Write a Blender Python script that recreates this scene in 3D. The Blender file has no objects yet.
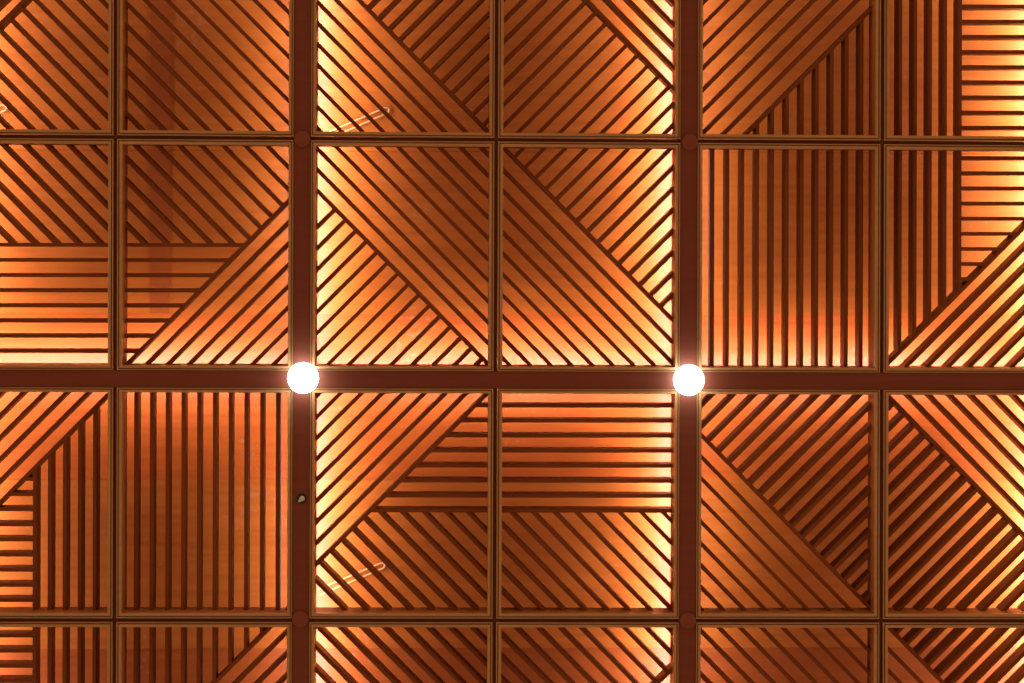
import bpy, bmesh, math, random
from mathutils import Vector, Matrix

random.seed(4)
SC = bpy.context.scene
COL = SC.collection

# ------------------------------------------------------------------ scale, camera
S = 0.003                 # metres per photograph pixel at the face of the ceiling grid
F = 2400.0                # focal length in photograph pixels
W, H = 1024, 683
D = F * S                 # camera to grid face
CAM_Z = 1.5
Z0 = CAM_Z + D            # height of the grid face
THETA = math.radians(1.48)
RHO = math.radians(0.16)
CX, CY = 512.0, 240.0     # where the optical axis meets the frame (rising-front lens)
FWD = Vector((math.sin(THETA), 0, math.cos(THETA)))
_r = Vector((math.cos(THETA), 0, -math.sin(THETA)))
_u = Vector((0, -1, 0))
RIGHT = _r * math.cos(RHO) + _u * math.sin(RHO)
UP = -_r * math.sin(RHO) + _u * math.cos(RHO)

cam_data = bpy.data.cameras.new('camera')
cam = bpy.data.objects.new('camera', cam_data)
COL.objects.link(cam)
m3 = Matrix((RIGHT, UP, -FWD)).transposed()
cam.matrix_world = Matrix.Translation((0, 0, CAM_Z)) @ m3.to_4x4()
cam_data.sensor_width = 36.0
cam_data.lens = F * 36.0 / W
cam_data.shift_x = (W / 2 - CX) / W
cam_data.shift_y = -(H / 2 - CY) / W
cam_data.clip_end = 100
SC.camera = cam


def at(px, py, depth):
    """world XY of a photograph point on the horizontal plane `depth` units above the grid face"""
    d = FWD + RIGHT * ((px - CX) / F) - UP * ((py - CY) / F)
    k = (D + depth * S) / d.z
    return Vector((d.x * k, d.y * k))


# depths in units above the grid face (1 unit = S)
Z_BEAM = 1.2
Z_BAR = 4.5
Z_TIP = 20.0
Z_TOP = 40.0
Z_SLAT = 45.0
Z_CEIL = 84.0


def zz(d):
    return Z0 + d * S


# ------------------------------------------------------------------ materials
def new_mat(name):
    m = bpy.data.materials.new(name)
    m.use_nodes = True
    nt = m.node_tree
    nt.nodes.clear()
    out = nt.nodes.new('ShaderNodeOutputMaterial')
    b = nt.nodes.new('ShaderNodeBsdfPrincipled')
    nt.links.new(b.outputs[0], out.inputs[0])
    return m, nt, b


def wood(name, dark, light, rough=0.42, axis='X', grain=1.0, coat=0.0, specks=0.0, spec=0.5):
    m, nt, b = new_mat(name)
    N, L = nt.nodes.new, nt.links.new
    tc = N('ShaderNodeTexCoord')
    mp = N('ShaderNodeMapping')
    s = {'X': (1.5, 22, 22), 'Y': (22, 1.5, 22)}[axis]
    mp.inputs['Scale'].default_value = tuple(v * grain for v in s)
    L(tc.outputs['Object'], mp.inputs['Vector'])
    n1 = N('ShaderNodeTexNoise')
    n1.inputs['Scale'].default_value = 2.2
    n1.inputs['Detail'].default_value = 6
    n1.inputs['Roughness'].default_value = 0.6
    L(mp.outputs[0], n1.inputs['Vector'])
    n2 = N('ShaderNodeTexNoise')
    n2.inputs['Scale'].default_value = 5.0
    n2.inputs['Detail'].default_value = 3
    L(tc.outputs['Object'], n2.inputs['Vector'])
    mx = N('ShaderNodeMath'); mx.operation = 'MULTIPLY_ADD'
    mx.inputs[1].default_value = 0.55
    L(n1.outputs['Fac'], mx.inputs[0])
    m2 = N('ShaderNodeMath'); m2.operation = 'MULTIPLY'
    m2.inputs[1].default_value = 0.45
    L(n2.outputs['Fac'], m2.inputs[0])
    L(m2.outputs[0], mx.inputs[2])
    ramp = N('ShaderNodeValToRGB')
    ramp.color_ramp.elements[0].position = 0.3
    ramp.color_ramp.elements[1].position = 0.7
    ramp.color_ramp.elements[0].color = (*dark, 1)
    ramp.color_ramp.elements[1].color = (*light, 1)
    L(mx.outputs[0], ramp.inputs[0])
    col = ramp.outputs[0]
    if specks:
        n3 = N('ShaderNodeTexNoise')
        n3.inputs['Scale'].default_value = 60
        n3.inputs['Detail'].default_value = 3
        L(tc.outputs['Object'], n3.inputs['Vector'])
        n4 = N('ShaderNodeTexNoise')
        n4.inputs['Scale'].default_value = 3.5
        L(tc.outputs['Object'], n4.inputs['Vector'])
        ad = N('ShaderNodeMath'); ad.operation = 'ADD'
        L(n3.outputs['Fac'], ad.inputs[0]); L(n4.outputs['Fac'], ad.inputs[1])
        mr = N('ShaderNodeMapRange')
        mr.inputs['From Min'].default_value = 1.24
        mr.inputs['From Max'].default_value = 1.34
        mr.inputs['To Max'].default_value = specks
        L(ad.outputs[0], mr.inputs['Value'])
        mix = N('ShaderNodeMix'); mix.data_type = 'RGBA'
        mix.inputs[7].default_value = (0.62, 0.36, 0.2, 1)
        L(mr.outputs[0], mix.inputs[0]); L(col, mix.inputs[6])
        col = mix.outputs[2]
    L(col, b.inputs['Base Color'])
    b.inputs['Roughness'].default_value = rough
    b.inputs['Specular IOR Level'].default_value = spec
    b.inputs['Coat Weight'].default_value = coat
    b.inputs['Coat Roughness'].default_value = 0.25
    bp = N('ShaderNodeBump')
    bp.inputs['Strength'].default_value = 0.06
    bp.inputs['Distance'].default_value = 0.004
    L(n1.outputs['Fac'], bp.inputs['Height'])
    L(bp.outputs[0], b.inputs['Normal'])
    return m


def plain(name, color, rough=0.5, metal=0.0, emit=None, strength=0.0):
    m, nt, b = new_mat(name)
    N, L = nt.nodes.new, nt.links.new
    tc = N('ShaderNodeTexCoord')
    n = N('ShaderNodeTexNoise'); n.inputs['Scale'].default_value = 90
    L(tc.outputs['Object'], n.inputs['Vector'])
    r = N('ShaderNodeValToRGB')
    r.color_ramp.elements[0].color = (*[c * 0.88 for c in color], 1)
    r.color_ramp.elements[1].color = (*color, 1)
    L(n.outputs['Fac'], r.inputs[0])
    L(r.outputs[0], b.inputs['Base Color'])
    b.inputs['Roughness'].default_value = rough
    b.inputs['Metallic'].default_value = metal
    if emit:
        b.inputs['Emission Color'].default_value = (*emit, 1)
        b.inputs['Emission Strength'].default_value = strength
    return m


M = {
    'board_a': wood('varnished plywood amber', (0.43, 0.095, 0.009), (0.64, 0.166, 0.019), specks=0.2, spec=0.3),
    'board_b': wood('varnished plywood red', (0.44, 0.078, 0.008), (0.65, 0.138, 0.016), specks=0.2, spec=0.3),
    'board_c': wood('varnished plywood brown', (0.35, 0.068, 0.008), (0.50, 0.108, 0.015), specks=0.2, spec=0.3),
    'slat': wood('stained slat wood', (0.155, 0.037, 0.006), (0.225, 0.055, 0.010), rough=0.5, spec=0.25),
    'rim': wood('stained rim wood', (0.38, 0.115, 0.018), (0.50, 0.155, 0.028), rough=0.5),
    'frame': wood('light oak moulding', (0.37, 0.195, 0.078), (0.50, 0.27, 0.11), rough=0.33, spec=0.6),
    'beam': wood('dark mahogany', (0.150, 0.036, 0.018), (0.195, 0.048, 0.023), rough=0.5, spec=0.3),
    'plug': wood('mahogany plug', (0.17, 0.044, 0.021), (0.225, 0.058, 0.027), rough=0.45, spec=0.35),
    'bar': wood('dark mahogany bar', (0.12, 0.03, 0.012), (0.17, 0.045, 0.018), rough=0.5, spec=0.3),
    'glow': plain('frosted lamp glass', (0.9, 0.9, 0.9), 0.4, emit=(0.86, 0.97, 1.0), strength=13.0),
    'black': plain('black plastic', (0.012, 0.012, 0.010), 0.4),
    'beige': plain('beige plastic', (0.66, 0.50, 0.36), 0.35),
    'glint_green': plain('green glint', (0.35, 0.8, 0.5), 0.08),
    'cable': plain('pale cable sheath', (0.74, 0.40, 0.13), 0.35),
    'ring': plain('bronze ring', (0.22, 0.11, 0.06), 0.35, metal=0.6),
}

# ------------------------------------------------------------------ object helpers
def link(name, bm, mats, parent=None, bevel=0.0):
    bmesh.ops.recalc_face_normals(bm, faces=bm.faces)
    me = bpy.data.meshes.new(name)
    bm.to_mesh(me)
    bm.free()
    for m in (mats if isinstance(mats, (list, tuple)) else [mats]):
        me.materials.append(m)
    o = bpy.data.objects.new(name, me)
    COL.objects.link(o)
    if parent is not None:
        o.parent = parent
    if bevel:
        b = o.modifiers.new('edge', 'BEVEL')
        b.width = bevel
        b.segments = 2
        b.limit_method = 'ANGLE'
    return o


def empty(name, loc, parent=None):
    o = bpy.data.objects.new(name, None)
    o.empty_display_size = 0.05
    COL.objects.link(o)
    if parent is not None:
        o.parent = parent
    o.location = loc
    return o


def tag(o, label, cat, group=None):
    o['label'] = label
    o['category'] = cat
    o['kind'] = 'thing'
    if group:
        o['group'] = group


def prism(bm, poly, za, zb):
    """closed prism over a convex XY polygon (metres), between heights za and zb"""
    lo = [bm.verts.new((p[0], p[1], za)) for p in poly]
    hi = [bm.verts.new((p[0], p[1], zb)) for p in poly]
    n = len(poly)
    bm.faces.new(lo)
    bm.faces.new(hi[::-1])
    for i in range(n):
        bm.faces.new((lo[i], lo[(i + 1) % n], hi[(i + 1) % n], hi[i]))


def ring_profile(bm, quad_at, prof):
    """sweep a closed profile [(inset, z)] round a quad: quad_at(inset) -> 4 XY corners"""
    rows = []
    for inset, z in prof:
        rows.append([bm.verts.new((p[0], p[1], z)) for p in quad_at(inset)])
    n = len(rows)
    for i in range(n):
        a, b = rows[i], rows[(i + 1) % n]
        for k in range(4):
            bm.faces.new((a[k], a[(k + 1) % 4], b[(k + 1) % 4], b[k]))


# 2-D lines: point, unit direction, left normal
class Line:
    def __init__(s, a, b):
        s.a = Vector(a)
        s.d = (Vector(b) - s.a).normalized()
        s.n = Vector((-s.d.y, s.d.x))

    def off(s, t):
        l = Line.__new__(Line)
        l.a = s.a + s.n * t
        l.d = s.d
        l.n = s.n
        return l

    def side(s, p):
        return (Vector(p) - s.a).dot(s.n)


def meet(l1, l2):
    den = l1.d.x * l2.d.y - l1.d.y * l2.d.x
    w = l2.a - l1.a
    t = (w.x * l2.d.y - w.y * l2.d.x) / den
    return l1.a + l1.d * t


def clip(poly, line, sign):
    """keep the part of poly where sign * line.side(p) >= 0"""
    out = []
    n = len(poly)
    for i in range(n):
        p, q = poly[i], poly[(i + 1) % n]
        sp, sq = sign * line.side(p), sign * line.side(q)
        if sp >= 0:
            out.append(p)
        if (sp >= 0) != (sq >= 0):
            t = sp / (sp - sq)
            out.append(p + (q - p) * t)
    return out


def area(poly):
    return abs(sum(p.x * q.y - p.y * q.x for p, q in zip(poly, poly[1:] + poly[:1]))) / 2


# ------------------------------------------------------------------ grid lines of the ceiling (face plane)
def face_line(p, q):
    return Line(at(*p, 0), at(*q, 0))


VL = [face_line(*v) for v in (
    ((-84.5, 57), (-86.0, 626)), ((115.4, 57), (114.3, 626)), ((302.5, 57), (300.5, 626)),
    ((496.6, 57), (494.4, 626)), ((689.5, 57), (687.4, 626)), ((882.7, 57), (881.2, 626)),
    ((1077.0, 57), (1074.5, 626)))]        # side > 0: to the left (smaller x)
HL = [face_line(*h) for h in (
    ((0, -108.0), (1024, -99.0)), ((60, 136.6), (940, 142.7)), ((0, 378.4), (1024, 381.8)),
    ((0, 620.1), (1024, 621.0)), ((0, 862.0), (1024, 860.0)))]   # side > 0: below (larger y)
FACE = 8.6
HALF = {True: FACE + 4.9, False: 7.0}       # centre line to the panel opening
OUT = {True: FACE + 0.2, False: 1.9}        # centre line to the outside of the moulding
V_THICK = [True, False, True, False, True, False, True]
H_THICK = [True, False, True, False, True]


def cell_quad(c, r, inset):
    """corners of the panel opening of column c, row r; inset > 0 outwards in units from the opening"""
    def hw(thick):
        return (HALF[thick] - inset) * S
    le = VL[c].off(-hw(V_THICK[c]))
    ri = VL[c + 1].off(hw(V_THICK[c + 1]))
    to = HL[r].off(hw(H_THICK[r]))
    bo = HL[r + 1].off(-hw(H_THICK[r + 1]))
    return [meet(le, to), meet(ri, to), meet(ri, bo), meet(le, bo)]


def cell_quad_out(c, r, k):
    """between the opening (k = 0) and the outside of the moulding (k = 1)"""
    def hw(thick):
        return (HALF[thick] * (1 - k) + OUT[thick] * k) * S
    le = VL[c].off(-hw(V_THICK[c]))
    ri = VL[c + 1].off(hw(V_THICK[c + 1]))
    to = HL[r].off(hw(H_THICK[r]))
    bo = HL[r + 1].off(-hw(H_THICK[r + 1]))
    return [meet(le, to), meet(ri, to), meet(ri, bo), meet(le, bo)]


# ------------------------------------------------------------------ slat families, measured on the photograph at the slats' lower edge
SLAT_W = 3.85
PPX, PPY = 450.0, 240.0


def tip(p, q):
    return Line(at(*p, Z_TIP), at(*q, Z_TIP))


def fall(c, yref=240.0, slope=1.012):
    """falling slat: x - y = c at height yref"""
    x = c + yref
    return ((x - 200, yref - 200 * slope), (x + 200, yref + 200 * slope))


def rise(s, yref=240.0, slope=1.0):
    x = s - yref
    return ((x - 200, yref + 200 * slope), (x + 200, yref - 200 * slope))


def upright(x, lean=-0.0028):
    return ((x - lean * 340, 0), (x + lean * 340, 680))


def level(y, tilt=0.0015):
    return ((0, y - tilt * 512), (1024, y + tilt * 512))


def outward(p, q, k=0.005):
    """a measured dark band is slat edge plus visible flank: move to the centre of the lower edge"""
    (x0, y0), (x1, y1) = p, q
    dx, dy = x1 - x0, y1 - y0
    ln = math.hypot(dx, dy)
    nx, ny = -dy / ln, dx / ln
    r = (x0 - PPX) * nx + (y0 - PPY) * ny
    sh = r * k
    return ((x0 + nx * sh, y0 + ny * sh), (x1 + nx * sh, y1 + ny * sh))


def F_(c, **k):
    return tip(*outward(*fall(c, **k)))


def R_(s, **k):
    return tip(*outward(*rise(s, **k)))


def L_(y, **k):
    return tip(*outward(*level(y, **k)))


def U_(x, **k):        # x is the centre of the lower edge itself
    return tip(*upright(x, **k))


# A region: (part name, slat lines, [(boundary line, sign, gap in slat widths)])
# sign +1 keeps the positive side of a boundary.  falling/rising/upright/level lines run
# so that: fall side>0 = lower left, rise side>0 = lower right, upright side>0 = left, level side>0 = below
h = 0.5
REG = {}
# --- bay A (top left)
A_edge = tip((289.3, 200.0), (127.5, 363.2))          # rising edge slat
A_edge = Line(A_edge.a, A_edge.a + A_edge.d)
A_top = R_(27.5)
A_mid = L_(245.5)


def both(line):
    return line


def fix(line, kind):
    """orient a line consistently for its kind"""
    n = line.n
    want = {'fall': Vector((-1, 1)), 'rise': Vector((1, 1)), 'up': Vector((-1, 0)), 'level': Vector((0, 1))}[kind]
    if n.dot(want) < 0:
        return Line(line.a, line.a - line.d)
    return line


def FF(c, **k): return fix(F_(c, **k), 'fall')
def RR(s, **k): return fix(R_(s, **k), 'rise')
def UU(x, **k): return fix(U_(x, **k), 'up')
def LL(y, **k): return fix(L_(y, **k), 'level')


A_edge = fix(A_edge, 'rise'); A_top = fix(A_top, 'rise'); A_mid = fix(A_mid, 'level')
bayA = [
    ('falling_slats', [FF(276 - 21.87 * k, yref=40) for k in range(-2, 28)],
     [(A_top, 1, h), (A_mid, -1, h), (A_edge, -1, h)]),
    ('rising_slats', [A_top, RR(6.0), RR(-15.5), RR(-37)] + [RR(-37 - 21.5 * j) for j in range(1, 7)], [(A_top, -1, -h)]),
    ('level_slats', [A_mid] + [LL(245.5 + 15.1 * k) for k in range(1, 9)], [(A_mid, 1, -h), (A_edge, -1, h)]),
    ('rising_slats', [A_edge] + [RR(490.3 + 21.1 * j) for j in range(1, 9)], [(A_edge, 1, -h)]),
]
# --- bay B (top centre)
B_lo = FF(126, slope=1.016); B_hi = FF(354.0, slope=1.02); B_tr = FF(584, yref=50, slope=1.02)
bayB = [
    ('falling_slats', [B_lo] + [FF(126 + 20.6 * k, slope=1.017) for k in range(1, 11)] + [B_hi],
     [(B_lo, -1, -h), (B_hi, 1, -h)]),
    ('rising_slats', [RR(544.5 + 21.15 * j) for j in range(0, 15)], [(B_lo, 1, h)]),
    ('rising_slats', [RR(376.8 + 21.06 * j) for j in range(-6, 30)], [(B_hi, -1, h), (B_tr, 1, h)]),
    ('falling_slats', [B_tr] + [FF(584 + 21.0 * j, yref=50, slope=1.02) for j in range(1, 10)], [(B_tr, -1, -h)]),
]
# --- bay C (top right)
C_ed = RR(879.5, yref=70); C_v = UU(959.3); C_lo = RR(1249)
bayC = [
    ('rising_slats', [RR(706 + 21.6 * j, yref=70) for j in range(-5, 8)] + [C_ed], [(C_ed, -1, -h)], 0),
    ('upright_slats', [UU(712.2 + 14.87 * j) for j in range(0, 12)] +
     [UU(885.0), UU(899.6), UU(914.5), UU(929.4), UU(944.4), C_v],
     [(C_ed, 1, h, 0), (C_v, 1, -h), (C_lo, -1, h)]),
    ('level_slats', [LL(6.8 + 15.09 * j) for j in range(-7, 22)], [(C_v, -1, h), (C_lo, -1, h)]),
    ('rising_slats', [C_lo] + [RR(1249 + 21.1 * j) for j in range(1, 18)], [(C_lo, 1, -h)]),
]
# --- bay D (bottom left)
D_ed = RR(503.3, yref=460); D_v = UU(35.2); D_br = RR(896.5, yref=650)
bayD = [
    ('rising_slats', [D_ed] + [RR(503.3 - 21.7 * j, yref=460) for j in range(1, 11)], [(D_ed, -1, -h)]),
    ('upright_slats', [D_v] + [UU(35.2 + 15.0 * j) for j in range(1, 6)] +
     [UU(136.3 + 15.75 * j) for j in range(-1, 11)], [(D_ed, 1, h), (D_v, -1, -h), (D_br, -1, h)]),
    ('level_slats', [LL(478.6 + 15.06 * j) for j in range(0, 10)] + [LL(634.4 + 15.1 * j) for j in range(0, 16)],
     [(D_ed, 1, h), (D_v, 1, h)]),
    ('rising_slats', [D_br] + [RR(896.5 + 21.8 * j, yref=650) for j in range(1, 14)], [(D_br, 1, -h)]),
]
# --- bay E (bottom centre)
E_ed = RR(880, yref=460); E_lv = LL(509.3); E_br = RR(1338, yref=650)
bayE = [
    ('rising_slats', [E_ed] + [RR(880 - 20.9 * j, yref=460) for j in range(1, 9)], [(E_ed, -1, -h)]),
    ('level_slats', [LL(404.8 + 14.95 * j) for j in range(0, 7)] + [E_lv], [(E_ed, 1, h), (E_lv, -1, -h)]),
    ('falling_slats', [FF(-43.5 + 21.55 * j, yref=535, slope=1.022) for j in range(0, 10)] +
     [FF(-43.5 - 21.85 * j, yref=545, slope=1.015) for j in range(1, 24)],
     [(E_ed, 1, h), (E_lv, 1, h), (E_br, -1, h)], 3),
    ('falling_slats', [FF(-43.5 + 21.55 * j, yref=535, slope=1.022) for j in range(0, 10)] +
     [FF(-43.5 - 21.85 * j, yref=545, slope=1.015) for j in range(1, 11)],
     [(E_ed, 1, h), (E_lv, 1, h)], 2),
    ('rising_slats', [E_br] + [RR(1338 + 21.1 * j, yref=650) for j in range(1, 10)], [(E_br, 1, -h)]),
]
# --- bay F (bottom right)
F_lo = FF(264.6, yref=500, slope=1.025); F_hi = FF(489.5, yref=470, slope=1.025)
bayF = [
    ('rising_slats', [fix(tip(*rise(1107.5 + 21.13 * j, yref=470)), 'rise') for j in range(0, 42)],
     [(F_lo, -1, h), (F_hi, 1, h)]),
    ('falling_slats', [F_lo] + [FF(264.6 - 21.2 * j, yref=500, slope=1.027) for j in range(1, 22)], [(F_lo, 1, -h)]),
    ('falling_slats', [F_hi] + [FF(489.5 + 21.0 * j, yref=470, slope=1.025) for j in range(1, 10)], [(F_hi, -1, -h)]),
]
BAYS = {(0, 0): bayA, (1, 0): bayB, (2, 0): bayC, (0, 1): bayD, (1, 1): bayE, (2, 1): bayF}

# ------------------------------------------------------------------ the slatted panels, one per opening
LABELS = {
    (0, 0): 'slatted wood panel in the top left corner, falling slats under a rising corner slat',
    (1, 0): 'dim panel of falling diagonal slats only, left of the left beam at the top edge',
    (2, 0): 'slatted panel with a glowing cable loop, right of the left beam at the top edge',
    (3, 0): 'top edge panel of rising slats with a bright corner of falling slats',
    (4, 0): 'panel of rising slats above upright slats, top edge just right of the right beam',
    (5, 0): 'slatted panel in the top right corner, upright slats beside bright level slats',
    (0, 1): 'slatted panel at the left edge with falling slats above level slats',
    (1, 1): 'slatted panel with falling, level and rising slats, upper left of the left lamp',
    (2, 1): 'panel of falling slats with a bright rising corner, upper right of the left lamp',
    (3, 1): 'panel of falling slats with rising slats above, upper left of the right lamp',
    (4, 1): 'panel of upright slats only, upper right of the right lamp',
    (5, 1): 'slatted panel at the right edge with upright, level and rising slats',
    (0, 2): 'slatted panel at the left edge with rising, upright and level slats below the wide beam',
    (1, 2): 'panel of upright slats only, lower left of the left lamp',
    (2, 2): 'slatted panel with rising, level and falling slats, lower right of the left lamp',
    (3, 2): 'panel of level slats above falling slats, lower left of the right lamp',
    (4, 2): 'panel of rising slats meeting falling slats diagonally, lower right of right lamp',
    (5, 2): 'slatted panel at the right edge with bright falling slats above dark rising slats',
    (0, 3): 'slatted panel in the bottom left corner, level slats beside upright slats',
    (1, 3): 'bottom edge panel of upright slats cut by rising slats, left of the left beam',
    (2, 3): 'bottom edge panel of falling slats, bright side against the left beam',
    (3, 3): 'bottom edge panel of falling slats with one rising slat against the right beam',
    (4, 3): 'bottom edge panel of falling slats only, right of the right beam',
    (5, 3): 'slatted panel in the bottom right corner, falling slats beside dark rising slats',
}
WORD = {'falling_slats': 'falling diagonal slats', 'rising_slats': 'rising diagonal slats',
        'upright_slats': 'upright slats', 'level_slats': 'level slats'}


for r in range(4):
    for c in range(6):
        q0 = cell_quad(c, r, 0)
        ctr = sum(q0, Vector((0, 0))) / 4
        org = Vector((ctr.x, ctr.y, Z0))
        root = empty('slatted_panel', org)
        tag(root, LABELS[(c, r)], 'ceiling panel', 'slatted panels of the ceiling grid')

        def loc(pts):
            return [p - ctr for p in pts]
        # moulding: inner flat, groove, outer bead
        bm = bmesh.new()
        prof = [(0.0, 5.0), (0.0, 0.5), (0.08, 0.0), (0.52, 0.0), (0.57, 0.4), (0.60, 3.2),
                (0.76, 3.2), (0.79, 0.3), (0.86, -0.1), (0.95, -0.1), (1.0, 0.3), (1.0, 5.0)]
        ring_profile(bm, lambda k: loc(cell_quad_out(c, r, k)), [(k, z * S) for k, z in prof])
        link('moulding_frame', bm, M['frame'], root)
        # rim standing on the moulding
        bm = bmesh.new()
        prof = [(0.0, 5.0), (0.55, 5.0), (0.55, Z_TOP), (0.0, Z_TOP)]
        ring_profile(bm, lambda k: loc(cell_quad_out(c, r, k)), [(k, z * S) for k, z in prof])
        link('rim', bm, M['rim'], root)
        # slats
        inner = q0
        for reg in BAYS[(c // 2, r // 2)]:
            name, lines, bounds = reg[:3]
            if len(reg) > 3 and reg[3] != r:
                continue
            polys = []
            for ln in lines:
                wv = SLAT_W / 2 * S * 1.008
                far = 3.0
                mid = ln.a + ln.d * ((ctr - ln.a).dot(ln.d))
                poly = [mid - ln.d * far - ln.n * wv, mid + ln.d * far - ln.n * wv,
                        mid + ln.d * far + ln.n * wv, mid - ln.d * far + ln.n * wv]
                for bd in bounds:
                    bl, sg, gap = bd[:3]
                    if bl is ln or (len(bd) > 3 and bd[3] != r):
                        continue
                    poly = clip(poly, bl.off(sg * gap * SLAT_W * S * 1.008), sg)
                    if len(poly) < 3:
                        break
                if len(poly) < 3:
                    continue
                for k in range(4):
                    e = Line(inner[k], inner[(k + 1) % 4])
                    sg = 1 if e.side(ctr) > 0 else -1
                    poly = clip(poly, e, sg)
                    if len(poly) < 3:
                        break
                if len(poly) < 3 or area(poly) < (6 * S * S):
                    continue
                polys.append(poly)
            if not polys:
                continue
            grp = empty(name, (0, 0, 0), root)
            for poly in polys:
                cc = sum(poly, Vector((0, 0))) / len(poly)
                ux = max((poly[(i + 1) % len(poly)] - poly[i] for i in range(len(poly))), key=lambda v: v.length)
                ang = math.atan2(ux.y, ux.x)
                ca, sa = math.cos(-ang), math.sin(-ang)
                lp = [Vector(((p - cc).x * ca - (p - cc).y * sa, (p - cc).x * sa + (p - cc).y * ca)) for p in poly]
                bm = bmesh.new()
                prism(bm, lp, 0, (Z_SLAT - Z_TIP) * S)
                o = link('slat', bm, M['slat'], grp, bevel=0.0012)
                o.location = (cc.x - ctr.x, cc.y - ctr.y, Z_TIP * S)
                o.rotation_euler = (0, 0, ang)

# ------------------------------------------------------------------ wide beams
def beam_poly(line, half, e0, e1):
    """strip of a line between two crossing lines"""
    a, b = line.off(half * S), line.off(-half * S)
    return [meet(a, e0), meet(a, e1), meet(b, e1), meet(b, e0)]


EDGE = (FACE + 0.15) * S
TOPE = HL[0].off(EDGE); BOTE = HL[4].off(-EDGE)
LEFE = VL[0].off(-EDGE); RIGE = VL[6].off(EDGE)


def add_beam(line, e0, e1, label):
    poly = beam_poly(line, FACE, e0, e1)
    cc = sum(poly, Vector((0, 0))) / 4
    bm = bmesh.new()
    prism(bm, [p - cc for p in poly], 0, (Z_CEIL - Z_BEAM - 0.3) * S)
    o = link('wide_beam', bm, M['beam'], None, bevel=0.0015)
    o.location = (cc.x, cc.y, zz(Z_BEAM))
    tag(o, label, 'beam', 'wide dark beams')
    return o


add_beam(VL[2], TOPE, BOTE, 'long wide dark brown beam running through the left lamp')
add_beam(VL[4], TOPE, BOTE, 'long wide dark brown beam running through the right lamp')
gap = (FACE + 0.15) * S
add_beam(HL[2], LEFE, VL[2].off(gap), 'wide dark brown crossbeam between the left edge and the left lamp')
add_beam(HL[2], VL[2].off(-gap), VL[4].off(gap), 'wide dark brown crossbeam between the two lamps')
add_beam(HL[2], VL[4].off(-gap), RIGE, 'wide dark brown crossbeam between the right lamp and the right edge')

# plain wooden soffit closing the ceiling all round, outside the photograph
li, ri_, ti, bi = VL[0].off(-FACE * S), VL[6].off(FACE * S), HL[0].off(FACE * S), HL[4].off(-FACE * S)
tl, tr, br_, bl_ = meet(li, ti), meet(ri_, ti), meet(ri_, bi), meet(li, bi)
FAR = 3.5
otl, otr = tl + Vector((-FAR, -FAR)), tr + Vector((FAR, -FAR))
obr, obl = br_ + Vector((FAR, FAR)), bl_ + Vector((-FAR, FAR))
for i, poly in enumerate(((otl, otr, tr, tl), (tr, otr, obr, br_), (bl_, br_, obr, obl), (otl, tl, bl_, obl))):
    bm = bmesh.new()
    prism(bm, poly, zz(Z_BEAM), zz(Z_CEIL - 0.3))
    t = link('trim_%d' % (i + 1), bm, M['beam'])
    t['kind'] = 'structure'

# ------------------------------------------------------------------ narrow bars: one cross in each bay
CROSS = {
    (0, 0): 'thin dark cross of bars between the four upper left panels',
    (1, 0): 'thin dark cross of bars between the four upper middle panels',
    (2, 0): 'thin dark cross of bars between the four upper right panels',
    (0, 1): 'thin dark cross of bars between the four lower left panels',
    (1, 1): 'thin dark cross of bars between the four lower middle panels',
    (2, 1): 'thin dark cross of bars between the four lower right panels',
}
BW = 1.75
for (bc, br), lab in CROSS.items():
    v, hl = VL[2 * bc + 1], HL[2 * br + 1]
    p = meet(v, hl)
    root = empty('bar_cross', (p.x, p.y, zz(Z_BAR)))
    tag(root, lab, 'crossbar', 'thin bar crosses')
    g2 = (FACE + 0.3) * S
    top = HL[2 * br].off(g2); bot = HL[2 * br + 2].off(-g2)
    lef = VL[2 * bc].off(-g2); rig = VL[2 * bc + 2].off(g2)
    jobs = [('long_bar', beam_poly(v, BW, top, bot)),
            ('short_bar', beam_poly(hl, BW, lef, v.off(BW * S))),
            ('short_bar', beam_poly(hl, BW, v.off(-BW * S), rig))]
    for nm, poly in jobs:
        bm = bmesh.new()
        prism(bm, [q - p for q in poly], 0, (Z_TOP - Z_BAR) * S)
        link(nm, bm, M['bar'], root, bevel=0.0006)

# ------------------------------------------------------------------ ceiling of plywood boards above the slats
bm = bmesh.new()
edges_px = [-190, -14, 152, 314, 480, 648, 815, 940]
tint = [1, 0, 0, 1, 0, 2, 1]
for i in range(len(edges_px) - 1):
    y0 = at(512, edges_px[i], Z_CEIL).y + 0.0002
    y1 = at(512, edges_px[i + 1], Z_CEIL).y - 0.0002
    x0 = at(-150, 340, Z_CEIL).x
    x1 = at(1150, 340, Z_CEIL).x
    dz = (0.0, 0.0008)[i % 2]
    n0 = len(bm.faces)
    prism(bm, [Vector((x0, y0)), Vector((x1, y0)), Vector((x1, y1)), Vector((x0, y1))], zz(Z_CEIL) + dz, zz(Z_CEIL) + 0.03)
    bm.faces.ensure_lookup_table()
    for f in bm.faces[n0:]:
        f.material_index = tint[i]
# narrow, darker upright strip just below the boards on the left
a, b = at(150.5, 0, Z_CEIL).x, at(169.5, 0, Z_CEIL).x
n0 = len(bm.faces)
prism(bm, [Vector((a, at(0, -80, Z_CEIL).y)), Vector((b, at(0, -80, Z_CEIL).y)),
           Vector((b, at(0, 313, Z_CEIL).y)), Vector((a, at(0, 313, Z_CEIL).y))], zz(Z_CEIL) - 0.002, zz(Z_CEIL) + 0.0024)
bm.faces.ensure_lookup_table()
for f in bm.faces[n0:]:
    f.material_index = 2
ceil = link('ceiling', bm, [M['board_a'], M['board_b'], M['board_c']])
ceil['kind'] = 'structure'
ceil['label'] = 'orange varnished plywood boards behind the slats'

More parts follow.
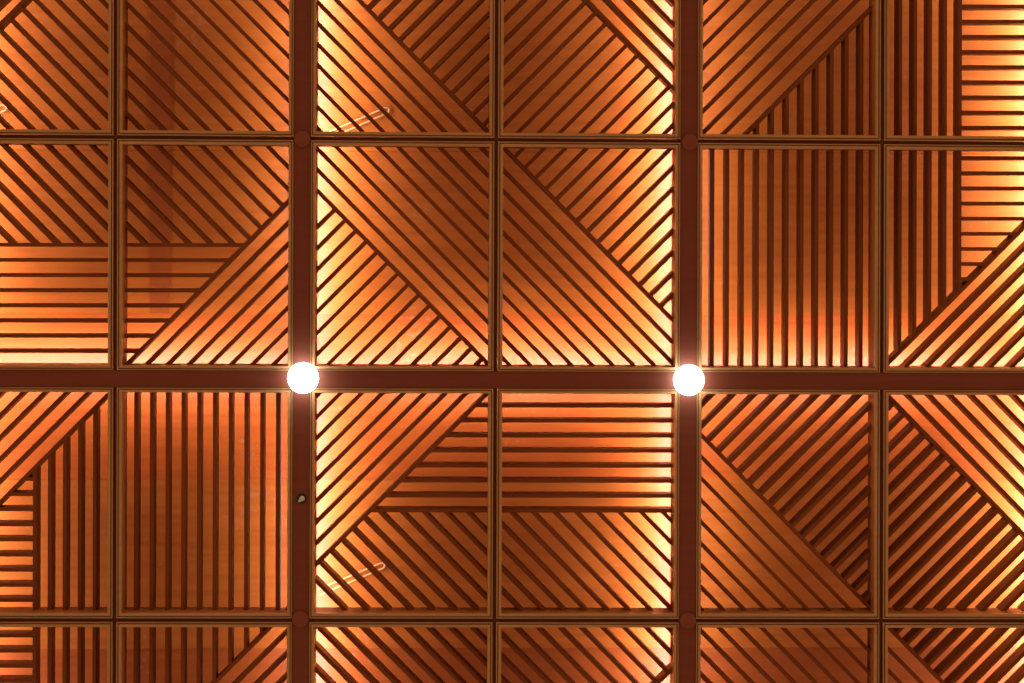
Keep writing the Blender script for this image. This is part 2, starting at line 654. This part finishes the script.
# ------------------------------------------------------------------ round caps on the wide beams
def disc_bm(bm, r, z0, z1, seg=40, dome=0.0):
    rings = [(r * 0.999, z1), (r, z0 + 0.15 * (z1 - z0)), (r * 0.93, z0)]
    if dome:
        rings += [(r * 0.7, z0 - dome * 0.55), (r * 0.35, z0 - dome * 0.9)]
    vs = [[bm.verts.new((rr * math.cos(t * 2 * math.pi / seg), rr * math.sin(t * 2 * math.pi / seg), z)) for t in range(seg)]
          for rr, z in rings]
    for A, B in zip(vs, vs[1:]):
        for t in range(seg):
            bm.faces.new((A[t], A[(t + 1) % seg], B[(t + 1) % seg], B[t]))
    bm.faces.new(vs[0])
    bm.faces.new(vs[-1][::-1])


CAPS = [((302.4, 139.0), 'round wooden plug cover on the left beam near the top'),
        ((690.0, 142.2), 'round wooden plug cover on the right beam near the top'),
        ((300.3, 619.0), 'round wooden plug cover on the left beam near the bottom'),
        ((688.0, 620.5), 'round wooden plug cover on the right beam near the bottom')]
for (px, py), lab in CAPS:
    p = at(px, py, Z_BEAM)
    bm = bmesh.new()
    disc_bm(bm, 8.0 * S, -2.6 * S, 0.0)
    o = link('ceiling_plug', bm, M['plug'], bevel=0.001)
    o.location = (p.x, p.y, zz(Z_BEAM))
    tag(o, lab, 'plug cover', 'round covers on the beams')

# ------------------------------------------------------------------ the two lamps at the beam crossings
for (px, py), lab in (((303.4, 377.6), 'glaring round white lamp on the left beam crossing'),
                      ((688.2, 379.8), 'glaring round white lamp on the right beam crossing')):
    p = at(px, py, -4)
    root = empty('ceiling_lamp', (p.x, p.y, zz(Z_BEAM)))
    tag(root, lab, 'lamp', 'bright lamps on the beam crossings')
    bm = bmesh.new()
    disc_bm(bm, 11.5 * S, -5.0 * S, 0.0)
    link('mounting_ring', bm, M['ring'], root)
    bm = bmesh.new()
    bmesh.ops.create_uvsphere(bm, u_segments=40, v_segments=24, radius=15.5 * S)
    for v in bm.verts:
        v.co.z = v.co.z * 0.62 - 11.0 * S
    for f in bm.faces:
        f.smooth = True
    link('lamp_globe', bm, M['glow'], root)

# ------------------------------------------------------------------ small sensor on the left beam
p = at(301.6, 498.6, Z_BEAM)
root = empty('ceiling_sensor', (p.x, p.y, zz(Z_BEAM)))
tag(root, 'small black round sensor with a beige eye on the left beam below the lamp', 'sensor')
bm = bmesh.new()
disc_bm(bm, 5.2 * S, -1.0 * S, 0.0)
link('housing', bm, M['black'], root, bevel=0.0008)
bm = bmesh.new()
bmesh.ops.create_uvsphere(bm, u_segments=24, v_segments=14, radius=2.7 * S, matrix=Matrix.Translation((0.6 * S, -0.2 * S, -1.2 * S)))
for f in bm.faces:
    f.smooth = True
link('eye', bm, M['beige'], root)
bm = bmesh.new()
bmesh.ops.create_uvsphere(bm, u_segments=16, v_segments=10, radius=1.5 * S, matrix=Matrix.Translation((-1.9 * S, 2.1 * S, -1.3 * S)))
for f in bm.faces:
    f.smooth = True
o = link('glint', bm, M['glint_green'], root)  # glint of light on the sensor, modelled as a tiny green bead
o['label'] = 'tiny green indicator'

# ------------------------------------------------------------------ pale looped cables on the ceiling boards
def tube_bm(bm, pts, r, seg=8):
    rings = []
    for i, q in enumerate(pts):
        t = (pts[min(i + 1, len(pts) - 1)] - pts[max(i - 1, 0)]).normalized()
        u = t.cross(Vector((0, 0, 1))).normalized()
        w = t.cross(u)
        rings.append([bm.verts.new(q + u * (r * math.cos(a * 2 * math.pi / seg)) + w * (r * math.sin(a * 2 * math.pi / seg))) for a in range(seg)])
    for A, B in zip(rings, rings[1:]):
        for a in range(seg):
            bm.faces.new((A[a], A[(a + 1) % seg], B[(a + 1) % seg], B[a])).smooth = True
    bm.faces.new(rings[0]); bm.faces.new(rings[-1][::-1])


def loop_cable(start, end, half, label, r=0.95, depth=Z_CEIL - 1.6):
    """a hairpin: out along one side, round a small bend at `end`, back along the other"""
    a, b = Vector(start), Vector(end)
    d = (b - a).normalized()
    n = Vector((-d.y, d.x))
    pts = []
    N = 10
    for i in range(N + 1):
        pts.append(a - n * half + (b - a) * (i / N))
    for i in range(1, 12):
        t = -math.pi / 2 + math.pi * i / 12
        pts.append(b + d * (half * 1.3 * math.cos(t)) + n * (half * math.sin(t)))
    for i in range(N, -1, -1):
        pts.append(a + n * half + (b - a) * (i / N))
    P = [at(q.x, q.y, depth) for q in pts]
    c0 = P[0]
    bm = bmesh.new()
    tube_bm(bm, [Vector((q.x - c0.x, q.y - c0.y, 0)) for q in P], r * S)
    o = link('cable_loop', bm, M['cable'])
    o.location = (c0.x, c0.y, zz(depth))
    tag(o, label, 'cable', 'pale looped cables')


loop_cable((322, 138.5), (385.5, 110.8), 3.0, 'pale looped cable behind slats at the top, right of the left beam')
loop_cable((318, 592.5), (381.5, 566.0), 2.8, 'pale looped cable behind slats near the bottom, right of the left beam')
loop_cable((-60, 128), (2.5, 108.5), 3.2, 'pale looped cable end at the left edge, upper left corner')

# ------------------------------------------------------------------ light: strips lying above the rims along the beams
def strip(line, off, e0, e1, power, tilt, depth=48, width=2.2, color=(1.0, 0.95, 1.15)):
    """off in units from the centre line (sign = side); shines up and away from the beam"""
    l = line.off(off * S)
    a, b = meet(l, e0), meet(l, e1)
    mid = (a + b) / 2
    ln = (b - a).length
    ld = bpy.data.lights.new('strip_light', 'AREA')
    ld.shape = 'RECTANGLE'
    ld.size = ln
    ld.size_y = width * S
    ld.energy = power * ln
    ld.color = color
    o = bpy.data.objects.new('strip_light', ld)
    COL.objects.link(o)
    away = line.n * (1 if off > 0 else -1)
    aim = (Vector((away.x, away.y, 0)) * math.sin(math.radians(tilt)) + Vector((0, 0, math.cos(math.radians(tilt))))).normalized()
    zax = -aim
    xax = Vector((l.d.x, l.d.y, 0)).normalized()
    yax = zax.cross(xax).normalized()
    R = Matrix((xax, yax, zax)).transposed().to_4x4()
    o.matrix_world = Matrix.Translation((mid.x, mid.y, zz(depth))) @ R


HI, LO, OUTER = 3.6, 1.35, 6.6
TILT = 22
OFFS = 11.2
for bc in range(3):
    for br in range(2):
        pad = 12 * S
        t_, b_ = HL[2 * br].off(pad), HL[2 * br + 2].off(-pad)
        l_, r_ = VL[2 * bc].off(-pad), VL[2 * bc + 2].off(pad)
        pl = {0: OUTER, 1: HI, 2: LO}[bc]
        pr = {0: LO, 1: HI, 2: OUTER}[bc]
        strip(VL[2 * bc], -OFFS if bc < 2 else -9.8, t_, b_, pl, (30, TILT, 58)[bc])
        strip(VL[2 * bc + 2], OFFS if bc > 0 else 9.8, t_, b_, pr, (58, TILT, 30)[bc])
        pt = {0: LO * 0.7, 1: LO * 1.1}[br]
        pb = {0: HI * 0.8, 1: HI * 0.7}[br]
        strip(HL[2 * br], OFFS, l_, r_, pt, 30)
        strip(HL[2 * br + 2], -OFFS, l_, r_, pb, 8)

# floor of the hall, far below
bm = bmesh.new()
prism(bm, [Vector((-10, -10)), Vector((10, -10)), Vector((10, 10)), Vector((-10, 10))], -0.1, 0.0)
fl = link('floor', bm, wood('hall floor wood', (0.50, 0.27, 0.13), (0.66, 0.38, 0.19), rough=0.5, grain=0.3))
fl['kind'] = 'structure'

# dim warm light of the hall below
wd = bpy.data.worlds.new('hall')
SC.world = wd
wd.use_nodes = True
bg = wd.node_tree.nodes['Background']
bg.inputs[0].default_value = (1.0, 0.70, 0.46, 1)
bg.inputs[1].default_value = 0.74

SC.view_settings.view_transform = 'Standard'
SC.view_settings.look = 'None'
SC.view_settings.gamma = 1
SC.view_settings.exposure = 0.0
SC.view_settings.use_curve_mapping = False
SC.cycles.use_denoising = True
SC.cycles.max_bounces = 8
SC.cycles.diffuse_bounces = 5
